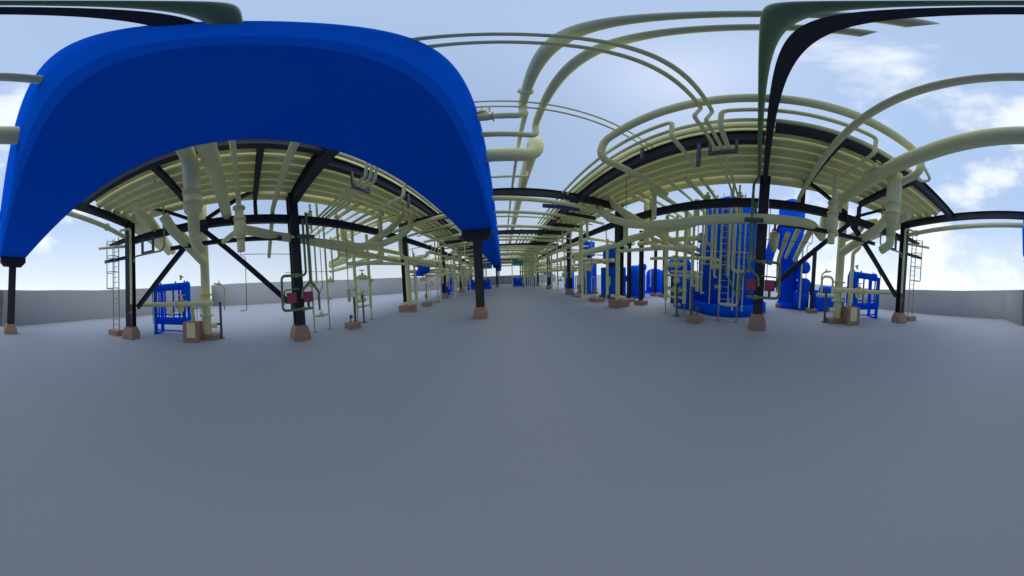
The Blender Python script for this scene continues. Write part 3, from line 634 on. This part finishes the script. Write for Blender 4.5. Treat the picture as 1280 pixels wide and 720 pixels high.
obj('shell', lathe(B(), (8.75, 3.95, 0), (0, 0, 1), [(0, .95), (1.3, .95), (1.55, .85), (1.75, .6), (1.85, .2)], 32), BLU, o)
obj('nozzle', lathe(B(), (8.75, 3.95, 1.8), (0, 0, 1), [(0, .12), (.25, .12), (.26, .2), (.32, .2)], 16), BLU, o)
o = thing('horizontal_drum', 'small horizontal blue drum seen between pale valved legs', 'drum', (9, 4.9, 1.6))
obj('shell', lathe(B(), (9.6, 4.3, 2.12), (-.35, .94, 0), dome(1.5, .45, .45), 26), BLU, o)
for t in (.35, 1.1): obj('saddle', cbox(B(), (9.6-.35*t, 4.3+.94*t, .85), (.5, .14, 1.7), .01), BLK, o)
for k, (x, y, z0, z1, r) in enumerate(((6.7, 3.75, .3, 4.2, .07), (6.9, 3.0, 1.2, 4.4, .06), (7.0, 2.6, .9, 4.6, .05), (6.85, 1.95, 1.6, 5.0, .05), (6.8, 1.35, 1.7, 5.2, .045), (6.75, .45, 1.9, 4.6, .045), (7.1, 4.6, 1.0, 4.0, .09))):
    o = pipe([(x, y, z1), (x, y, z0), (x+.5, y+.05, z0)], r, f'{ORD[k]} riser from the left of seven pale risers crowding before the tall blue vessel', group='risers before the tall vessel', bend=r*2.5)
    if k % 2: valve_parts(o, (x, y, z0+.45), (0, 0, 1), r*1.25, (-.4, -1, 0), wheel=(k > 1))
pipe([(6.6, 5.2, 2.35), (6.8, 2.2, 2.32), (7.3, 1.9, 2.3)], .07, 'pale cross pipe at mid height before the tall blue vessel', bend=.2)
pipe([(6.5, 4.3, 1.62), (7.6, 3.4, 1.6)], .06, 'low pale cross pipe before the squat blue vessel')
# dome-topped vessel pair
o = thing('domed_vessel', 'slender blue dome-topped vessel right of the crimson plates column', 'vessel', (11.2, -2.0, 0))
obj('shell', lathe(B(), (11.3, -2.0, 0), (0, 0, 1), [(0, .62), (3.4, .62), (3.7, .92), (6.4, .92), (6.8, .72), (7.05, .3)], 32), BLU, o)
obj('skirt', lathe(B(), (11.3, -2.0, 0), (0, 0, 1), [(0, .7), (.35, .7), (.36, .64)], 32), BLU, o)
obj('top_flange', disc(B(), (11.3, -2.0, 5.0), (0, 0, 1), .98, .10, 32), BLU, o)
obj('inclined_leg', tube(B(), [(11.0, -1.0, 4.7), (10.9, -.45, 2.6)], .32, 18), BLU, o)
o = thing('drum_stack', 'blue stack of two short drums on a pedestal tank', 'vessel', (10.5, -2.9, 0))
obj('pedestal_tank', lathe(B(), (10.7, -2.85, 0), (0, 0, 1), [(0, .55), (1.0, .55), (1.05, .5)], 28), BLU, o)
obj('lower_drum', lathe(B(), (11.1, -2.95, 1.42), (-1, 0, 0), [(0, .4), (.1, .47), (.85, .47), (.9, .4), (.95, .25)], 28), BLU, o)
obj('upper_drum', lathe(B(), (11.1, -2.75, 2.5), (-1, -.25, 0), [(0, .33), (.85, .36), (.9, .3), (.95, .15)], 26), BLU, o)
obj('neck', tube(B(), [(10.7, -2.7, 1.8), (10.75, -2.6, 2.3)], .2, 16), BLU, o)
o = thing('blue_skid', 'low long blue skid with two small drums behind the inverted U pipe', 'skid', (10.3, -4.6, 0))
obj('base', cbox(B(), (10.3, -4.7, .42), (.9, 2.2, .84), .03), BLU, o)
obj('deck_drum', lathe(B(), (10.3, -5.7, 1.25), (0, 1, 0), dome(1.7, .26, .4), 22), BLU, o)
obj('motor', lathe(B(), (10.3, -3.9, 1.05), (0, 1, 0), [(0, .2), (.5, .2), (.55, .12)], 18), BLU, o)
pipe([(9.3, -4.5, .9), (9.3, -4.5, 2.05), (9.3, -3.75, 2.05), (9.3, -3.75, .9)], .075, 'inverted U-shaped pale pipe in front of the long blue skid', bend=.25)
pipe([(8.6, -3.2, 1.05), (8.6, -4.8, 1.05)], .085, 'pale horizontal pipe under the inverted U-shaped pipe', bend=.2)
pipe([(9.6, -2.5, .2), (9.6, -2.5, 3.7)], .05, 'pale thin riser beside the slim post at the blue skid')
for k, (p0, p1, r) in enumerate((((6.2, -1.4, 3.5), (10.4, -1.6, 3.0), .10), ((6.1, -1.9, 3.6), (10.4, -2.2, 2.9), .14), ((6.3, -1.0, 3.3), (8.6, -.95, 2.6), .10))):
    pts = [p0, p1] if k < 2 else [p0, p1, (8.6, -1.0, 1.2)]
    pipe(pts, r, ('thinner of two pale pipes slanting outward toward the dome-topped vessel', 'thicker of two pale pipes slanting outward toward the dome-topped vessel', 'pale pipe bending down beside the chevron brace by the dome-topped vessel')[k], bend=.3)
beam((5.9, -.6, 3.35), (9.5, -.7, 3.3), 'dark bracing bar carrying the slanting pale pipes near the dome-topped vessel', .1, .1, m=GRY)
o = thing('gauge_pot', 'pale conical pot hanging right of the crimson plates column', 'pot', (6.4, -.55, 2.6))
obj('pot', lathe(B(), (6.4, -.5, 3.35), (0, 0, -1), [(0, .12), (.06, .2), (.5, .17), (.75, .08)], 18), YEL, o)
obj('stem', tube(B(), [(6.4, -.5, 3.35), (6.4, -.5, 3.75)], .05, 10), BRZ, o)
o = thing('standpipe_group', 'fat pale standpipe rising from low brown footing before the squat vessel', 'pipe', (6.4, 2.9, 0))
obj('barrel', tube(B(), [(6.62, 2.9, .3), (6.62, 2.9, 2.9)], .075, 14), YEL, o)
obj('cross_arm', tube(B(), [(6.62, 2.4, 1.75), (6.62, 4.0, 1.78)], .05, 10), YEL, o)

# ------------------------------------------------------------------ pipes crossing the aisle farther on
XR = [(6.62, 4.62, .10, 'under the third cross beam'), (8.25, 4.65, .08, 'next beyond the third cross beam'), (9.6, 4.9, .05, 'thinly beyond the third cross beam'), (10.7, 4.65, .10, 'halfway to the fourth cross beam'),
      (13.3, 4.6, .09, 'just before the fourth cross beam'), (15.2, 4.75, .09, 'just beyond the fourth cross beam'), (17.6, 4.6, .12, 'midway in the fourth bay'), (20.0, 4.55, .12, 'just before the fifth cross beam'),
      (23.5, 4.5, .14, 'midway in the fifth bay'), (27.0, 4.4, .14, 'close above the teal girder')]
for y, z, r, nm in XR:
    pipe([(-.3, y-.1, z), (6.2, y+.5, z)], r, f'pale pipe crossing the vessel half of the aisle {nm}', group='pipes crossing the aisle')
    pipe([(-1.9, y+1.0, z), (-6.2, y+1.5, z)], r, f'pale pipe crossing the duct half of the aisle {nm}', group='pipes crossing the aisle')
obj('purple_plate', cbox(B(), (2.7, 6.98, 4.5), (1.75, .12, .15), .005), PUR, None, 'purple strip hung under the pipe below the second black cross beam', 'plate')
for k, (x, y, z1) in enumerate(((2.9, 18, 4.8), (1.1, 19, 4.7), (5.2, 16.7, 4.8), (5.0, 9.5, 4.6), (3.9, 22, 4.7), (4.6, 13.2, 4.7))):
    pipe([(x, y, .02), (x, y, z1)], (.04, .045, .05, .09, .06, .07)[k], f'{ORD[k]} vertical pale drop pipe standing in the far aisle, vessel side', group='vertical drop pipes in the far aisle', n=10)
for k, (x, y, z1) in enumerate(((-5.0, 12.3, 4.6), (-4.4, 14.2, 4.6), (-5.2, 17.2, 4.7), (-4.0, 19.5, 4.7), (-3.2, 14.0, 4.4), (-5.4, 21, 4.7))):
    pipe([(x, y, .02 if k not in (4,) else 1.2), (x, y, z1)], (.05, .05, .06, .05, .05, .05)[k], f'{ORD[k]} vertical pale drop pipe standing in the far aisle, duct side', group='vertical drop pipes in the far aisle', n=10)
# ------------------------------------------------------------------ equipment along both rows
def pump_set(x, y, lab, sx=1., sy=1., k=1.35):
    o = thing('pump_skid', lab, 'pump', (x, y, 0), 'blue pump skids')
    obj('base', cbox(B(), (x, y, .16*k), (2.3*sx, 1.3*sy, .32*k), .03), BLU, o)
    obj('motor', lathe(B(), (x-1.05*sx, y, .72*k), (1, 0, 0), [(0, .2*k), (.05, .38*k), (1.0*sx, .38*k), (1.05*sx, .2*k)], 22), BLU, o)
    obj('casing', lathe(B(), (x+.15*sx, y, .66*k), (1, 0, 0), [(0, .15*k), (.1, .40*k), (.7*sx, .40*k), (.8*sx, .15*k)], 22), BLU, o)
    obj('nozzle', lathe(B(), (x+.5*sx, y, .9*k), (0, 0, 1), [(0, .14), (.3, .14), (.31, .2), (.38, .2)], 16), BLU, o)
    obj('gearbox', cbox(B(), (x-.02*sx, y+.1, .5*k), (.3*sx, .7, .62*k), .03), BLU, o)
    obj('guard_rail', tube(B(), [(x-1.1*sx, y-.6, .33*k), (x-1.1*sx, y-.6, .95*k), (x+1.1*sx, y-.6, .95*k), (x+1.1*sx, y-.6, .33*k)], .03, 8, bend=.06), BLU, o)
pump_set(2.75, 30.5, 'low blue pump set at the left end of the far skid under the teal girder', .85)
pump_set(5.1, 30.2, 'low blue pump set at the right end of the far skid under the teal girder', 1.1)
pump_set(-5.0, 27.4, 'left one of the far blue pump sets on the duct side behind the T-headed post', .9)
pump_set(-2.9, 27.0, 'right one of the far blue pump sets on the duct side behind the T-headed post', .8)
beam((1.7, 30, 3.95), (6.0, 30, 3.85), 'teal girder spanning the far end above the blue pump sets, vessel side', .75, .3, 'girder', TEA, cat='girder', group='teal girders')
beam((-5.0, 30.4, 3.65), (-1.95, 30.4, 3.55), 'teal girder far away behind the T-headed duct post', .8, .3, 'girder', TEA, cat='girder', group='teal girders')
o = thing('manifold_block', 'pale grid of upright tubes above the far blue pump sets', 'manifold', (4.7, 30.6, 1))
b = B()
for k in range(8): tube(b, [(3.4+k*.36, 31.2, 1.0), (3.4+k*.36, 31.2, 3.6)], .12, 10)
obj('tubes', b, YEL, o)
for z in (1.2, 2.4, 3.5): obj('header', cbox(B(), (4.7, 31.0, z), (3.0, .4, .16), .02), DKY, o)
def cabinet(x, y, h, wx, wy, lab, kind='tank'):
    o = thing('blue_vessel', lab, 'vessel', (x, y, 0), 'blue vessels along the rows')
    obj('shell', lathe(B(), (x, y, .15), (0, 0, 1), [(0, wx), (h-.5, wx), (h-.25, wx*.85), (h-.1, wx*.4)], 26), BLU, o)
    obj('skirt', lathe(B(), (x, y, 0), (0, 0, 1), [(0, wx*1.12), (.16, wx*1.12)], 26), BLU, o)
    s = 1 if x > 0 else -1
    obj('gauge_column', tube(B(), [(x-s*wx*1.12, y-.2, .6), (x-s*wx*1.12, y-.2, 2.0)], .06, 10), YEL, o)
    obj('nozzle', lathe(B(), (x-s*wx*.9, y, h*.6), (-s, 0, 0), [(0, .12), (.3, .12), (.31, .2), (.37, .2)], 16), BLU, o)
def box_cabinet(x, y, wx, wy, h, lab):
    o = thing('blue_cabinet', lab, 'cabinet', (x, y, 0), 'blue cabinets beside the vessel-side row')
    obj('plinth', box(B(), (x-wx/2-.1, y-wy/2-.1, 0), (x+wx/2+.1, y+wy/2+.1, .14), .01), GRY, o)
    obj('casing', box(B(), (x-wx/2, y-wy/2, .142), (x+wx/2, y+wy/2, h), .05), BLU, o)
    obj('upper_casing', box(B(), (x-wx/2+.12, y-wy/2+.12, h+.25), (x+wx/2-.12, y+wy/2-.12, h+1.5), .04), BLU, o)
    obj('neck', cbox(B(), (x, y, h+.12), (wx*.5, wy*.5, .28), .01), BLK, o)
    obj('door_panel', cbox(B(), (x-wx/2-.012, y-wy*.1, h*.52), (.03, wy*.55, h*.7), .01), BLU, o)
    obj('gauge_box', cbox(B(), (x-wx/2-.07, y-wy*.2, h*.55), (.1, .3, .6), .01), YEL, o)
    obj('conduit', tube(B(), [(x-wx/2-.07, y-wy*.2, .2), (x-wx/2-.07, y-wy*.2, h*.55-.3)], .03, 8), DKY, o)
box_cabinet(7.9, 13.9, 1.0, 1.9, 2.9, 'bright blue cabinet with pale gauge box beyond the fat-pipe column')
box_cabinet(8.0, 10.0, 1.2, 1.7, 2.1, 'broad dark blue cabinet directly behind the fat-pipe column')
cabinet(9.5, 9.0, 2.2, .7, 0, 'dark blue vessel seen between two slim black posts')
cabinet(13.2, 9.8, 2.1, .9, 0, 'wide far-back blue vessel in line with the pair of slim posts')
cabinet(8.2, 19.0, 2.6, .6, 0, 'narrow blue vessel two bays down on the vessel side')
cabinet(7.6, 26.0, 3.2, .5, 0, 'slim blue vessel near the far end on the vessel side')
cabinet(-7.3, 19.5, 2.3, .6, 0, 'small dark blue vessel behind the third column, duct side')
cabinet(-8.0, 24.5, 3.0, .5, 0, 'slender blue vessel far down the duct-side row')
for x, y, z, nm in ((9.6, 11.6, 2.45, 'left'), (10.6, 9.4, 2.35, 'right')):
    o = thing('blue_pump', f'small blue pump head on a stand behind the slim posts, {nm} one', 'pump', (x, y, 0))
    obj('stand', cbox(B(), (x, y, 1.0), (.5, .6, 2.0), .02), BLU, o)
    obj('casing', lathe(B(), (x+.2, y-.35, z-.15), (0, 1, 0), dome(.8, .26, .5), 18), BLU, o)
o = thing('elevated_exchanger', 'pair of bright blue drums raised on a frame, duct side', 'heat exchanger', (-7.2, 13.2, 2))
obj('frame', cbox(B(), (-7.2, 13.2, 2.2), (.7, 2.4, .12), .01), BLU, o)
for y in (12.3, 14.1): obj('leg', tube(B(), [(-7.2, y, .02), (-7.2, y, 2.13)], .05, 10), YEL, o)
obj('upper_drum', lathe(B(), (-7.2, 12.0, 3.05), (0, 1, 0), dome(1.3, .2, .4), 20), BLU, o)
obj('lower_drum', lathe(B(), (-7.1, 12.9, 2.72), (0, 1, 0), dome(1.5, .34, .4), 22), BLU, o)
for y in (12.5, 13.3, 14.0): obj('saddle', cbox(B(), (-7.2, y, 2.42), (.4, .12, .4), .01), BLU, o)
# low footings on the floor
for x, y, sx, sy, h, lab in ((-5.6, 10.9, .55, .7, .26, 'low brown footing just beyond the fat-pipe column, duct side'), (-5.75, 12.9, .6, 1.2, .06, 'flat brown floor pad before the third column, duct side'),
                             (5.95, 9.2, .7, .9, .2, 'oval-looking brown footing just beyond the fat-pipe column, vessel side'), (5.9, 12.1, .6, .9, .1, 'flat brown floor pad before the third column, vessel side'),
                             (6.15, 2.45, .5, .6, .01, 'thin brown pad under the instrument post, vessel side')):
    obj('floor_footing', box(B(), (x-sx/2, y-sy/2, 0), (x+sx/2, y+sy/2, h), min(.015, h/3)), BRN, None, lab, 'footing', 'low brown floor footings')
for x, y, lab in ((-5.6, 10.9, 'duct side'), (6.05, 9.6, 'vessel side'), (6.0, 12.2, 'vessel side before the third column')):
    o = thing('valve_tree', f'small dark valve tree standing on a brown footing, {lab}', 'valve', (x, y, .2), 'small valve trees')
    obj('stem', tube(B(), [(x, y, .1), (x, y, 1.5)], .04, 10), DKY, o)
    valve_parts(o, (x, y, .7), (0, 0, 1), .06, (0, -1, 0), DKY)
    obj('arm', tube(B(), [(x, y, 1.45), (x+.1, y+.6, 1.45), (x+.1, y+.6, .5)], .035, 8, bend=.1), YEL, o)
# side headers along the rows beyond the third bay
for s in (1, -1):
    off, sn = SIDE[s]
    for k, (x, z, r, y0) in enumerate(((6.6, 3.3, .14, 8.5), (7.3, 2.5, .12, 9.0), (5.4, 3.7, .10, 9.5), (8.2, 3.6, .16, 8.0), (6.4, 2.15, .09, 10.5), (4.6, 4.35, .09, 9.5))):
        pipe([(s*x, y0+off, z), (s*x, 40, z)], r, f'{ORD[k]} of six long pale headers receding beside the row, {sn}', group='long headers receding beside the rows')
    for k in range(8):
        y = 10.2+k*2.6+off
        pipe([(s*(5.2+.5*(k % 3)), y, 1.0+.4*(k % 2)), (s*(5.2+.5*(k % 3)), y, 4.6)], .05+.02*(k % 2), f'{(ORD+["eighth"])[k]} pale riser in the receding row of risers, {sn}', group='risers receding along the rows', n=10)
# ------------------------------------------------------------------ crowded far pipework
rnd = random.Random(11)
for s in (1, -1):
    off, sn = SIDE[s]
    nm = {1: 'vessel side', -1: 'duct side'}[s]
    for k in range(34):
        y = 9.6+off+k*.72+rnd.uniform(-.2, .2); z = rnd.choice((2.1, 2.6, 3.0, 3.4, 3.8, 4.3, 4.5)); xa = rnd.uniform(4.7, 5.6); xb = rnd.uniform(7, 9); r = rnd.choice((.04, .05, .06, .09, .11))
        zb = z+rnd.choice((-.5, -.3, .3, .6, 1.2, -1.1))
        pipe([(s*xa, y, zb), (s*xa, y, z), (s*xb, y, z)], r, f'small bent pale pipe in the crowded far pipework, {nm}', group=f'small bent pipes far off, {nm}', n=8)
    for k in range(20):
        y = 9.4+off+k*1.25+rnd.uniform(-.3, .3); x = rnd.uniform(5.2, 7.6)
        pipe([(s*x, y, .02), (s*x, y, rnd.uniform(3, 4.7))], rnd.choice((.035, .045, .06)), f'thin pale standpipe in the crowded far pipework, {nm}', group=f'thin standpipes far off, {nm}', n=8, m=rnd.choice((YEL, DKY)))
    for k in range(12):
        y = 10+off+k*1.9+rnd.uniform(-.3, .3); x = rnd.uniform(5.4, 7.4); z = rnd.uniform(.8, 3.2)
        o = thing('valve', f'small pale valve among the crowded far pipework, {nm}', 'valve', (s*x, y, z), f'small valves far off, {nm}')
        o2 = obj('valve_body', valve_bm((s*x, y, z), (1, 0, 0), .09, (0, -.3, 1)), YEL, o)
        obj('hand_wheel', wheel_bm(Vector((s*x, y, z))+Vector((0, -.3, 1)).normalized()*.37, (0, -.3, 1), .16), YEL, o2)
for k in range(16):
    y = 16.5+k*1.55; z = 4.75-.02*k-(.35 if k % 3 == 0 else 0)
    pipe([(-.3, y, z), (5.9, y+.3, z)], (.06, .10, .08, .14)[k % 4], 'pale pipe crossing high over the far end of the aisle', group='pipes crossing the far aisle', n=10)
for k, y in enumerate((17.2, 24.1, 31.0, 36.0, 39.0)):
    beam((-.28, y, 4.62), (6.2, y, 4.62), f'{ORD[k]} low black tie beam crossing the far aisle, vessel side', .3, .18)
    beam((-1.95, y+1.9, 4.62), (-6.2, y+1.9, 4.62), f'{ORD[k]} low black tie beam crossing the far aisle, duct side', .3, .18)
for k, (x, r) in enumerate(((1.75, .10), (2.15, .07), (2.55, .12), (2.95, .08), (-2.3, .08), (-2.65, .10), (-3.0, .07))):
    pipe([(x, 14.2+.3*k, 5.23+r), (x, 44, 5.23+r)], r, f'{ORD[k]} long pipe lying on the cross beams over the far aisle, counted from mid aisle', group='long pipes over the far aisle', n=10)
for k in range(22):
    x = rnd.uniform(3.0, 6.0); y = rnd.uniform(20, 33)
    pipe([(x, y, .02), (x, y, rnd.uniform(3.6, 4.7))], rnd.choice((.04, .05, .07)), 'slender pale upright in the cluster beside the far blue pump sets', group='slender uprights by the far pump sets', n=8, m=rnd.choice((YEL, YEL, DKY)))
for k in range(16):
    x = rnd.uniform(2.6, 5.0); y = 22+k*.7; z = rnd.choice((1.7, 2.2, 2.7, 3.1, 3.6, 4.1))
    pipe([(x, y, z), (x+rnd.uniform(1, 2.6), y+.1, z)], rnd.choice((.04, .06, .09)), 'short level pale pipe in the cluster beside the far blue pump sets', group='short level pipes by the far pump sets', n=8)
for k in range(14):
    x = -rnd.uniform(2.4, 5.6); y = rnd.uniform(19, 33)
    pipe([(x, y, .02 if k % 2 else 2.0), (x, y, rnd.uniform(3.4, 4.7))], rnd.choice((.04, .05, .07)), 'slender pale upright far behind the T-headed mid-aisle post', group='slender uprights behind the mid-aisle post', n=8)
# thick runs and elbows under the deck between the plate column and the fat-pipe column
for s in (1, -1):
    off, sn = SIDE[s]
    pipe([(s*6.9, 2.9+off, 4.9), (s*6.9, 2.9+off, 3.9), (s*6.9, 3.6+off, 3.7), (s*6.9, 7.6+off, 3.6)], .13, f'fat pale elbowed run hanging outside the beam above the valved legs, {sn}', bend=.3, n=16)
    pipe([(s*7.6, 3.6+off, 4.6), (s*7.6, 3.6+off, 3.05), (s*9.2, 3.6+off, 3.0)], .12, f'pale elbow pipe dropping and turning outward behind the valved legs, {sn}', bend=.3, n=14)
    pipe([(s*5.5, 5.9+off, 4.0), (s*5.5, 5.9+off, 3.0), (s*5.5, 10.5+off, 2.9)], .12, f'pale elbow pipe dropping under the S-shaped pipes and receding, {sn}', bend=.3, n=14)
    pipe([(s*6.2, 4.9+off, 5.0), (s*6.2, 4.9+off, 3.2), (s*8.4, 4.9+off, 3.1)], .10, f'medium pale elbow pipe in front of the thick vertical pipe, {sn}', bend=.25)
    o = pipe([(s*6.3, 2.2+off, 4.9), (s*6.3, 2.2+off, 2.9), (s*7.2, 2.2+off, 2.85)], .06, f'pale drop pipe with hand-wheel valve above the instrument post, {sn}', bend=.15)
    valve_parts(o, (s*6.3, 2.2+off, 4.55), (0, 0, 1), .075, (-s, -.3, 0))
    # bulky bends near the braced bay
    pipe([(s*4.3, -5.3+off, 4.6), (s*5.6, -5.5+off, 4.55), (s*8.5, -6.2+off, 4.35)], .17, f'bulky pale pipe leaving sideways just under the deck end, {sn}', bend=.4, n=18)
    pipe([(s*6.8, -5.6+off, 5.0), (s*6.8, -4.9+off, 4.7), (s*6.8, -4.4+off, 4.0), (s*7.05, -3.9+off, 3.7)], .15, f'bulky pale elbow sweeping from the deck end toward the tall standpipe, {sn}', bend=.5, n=18)
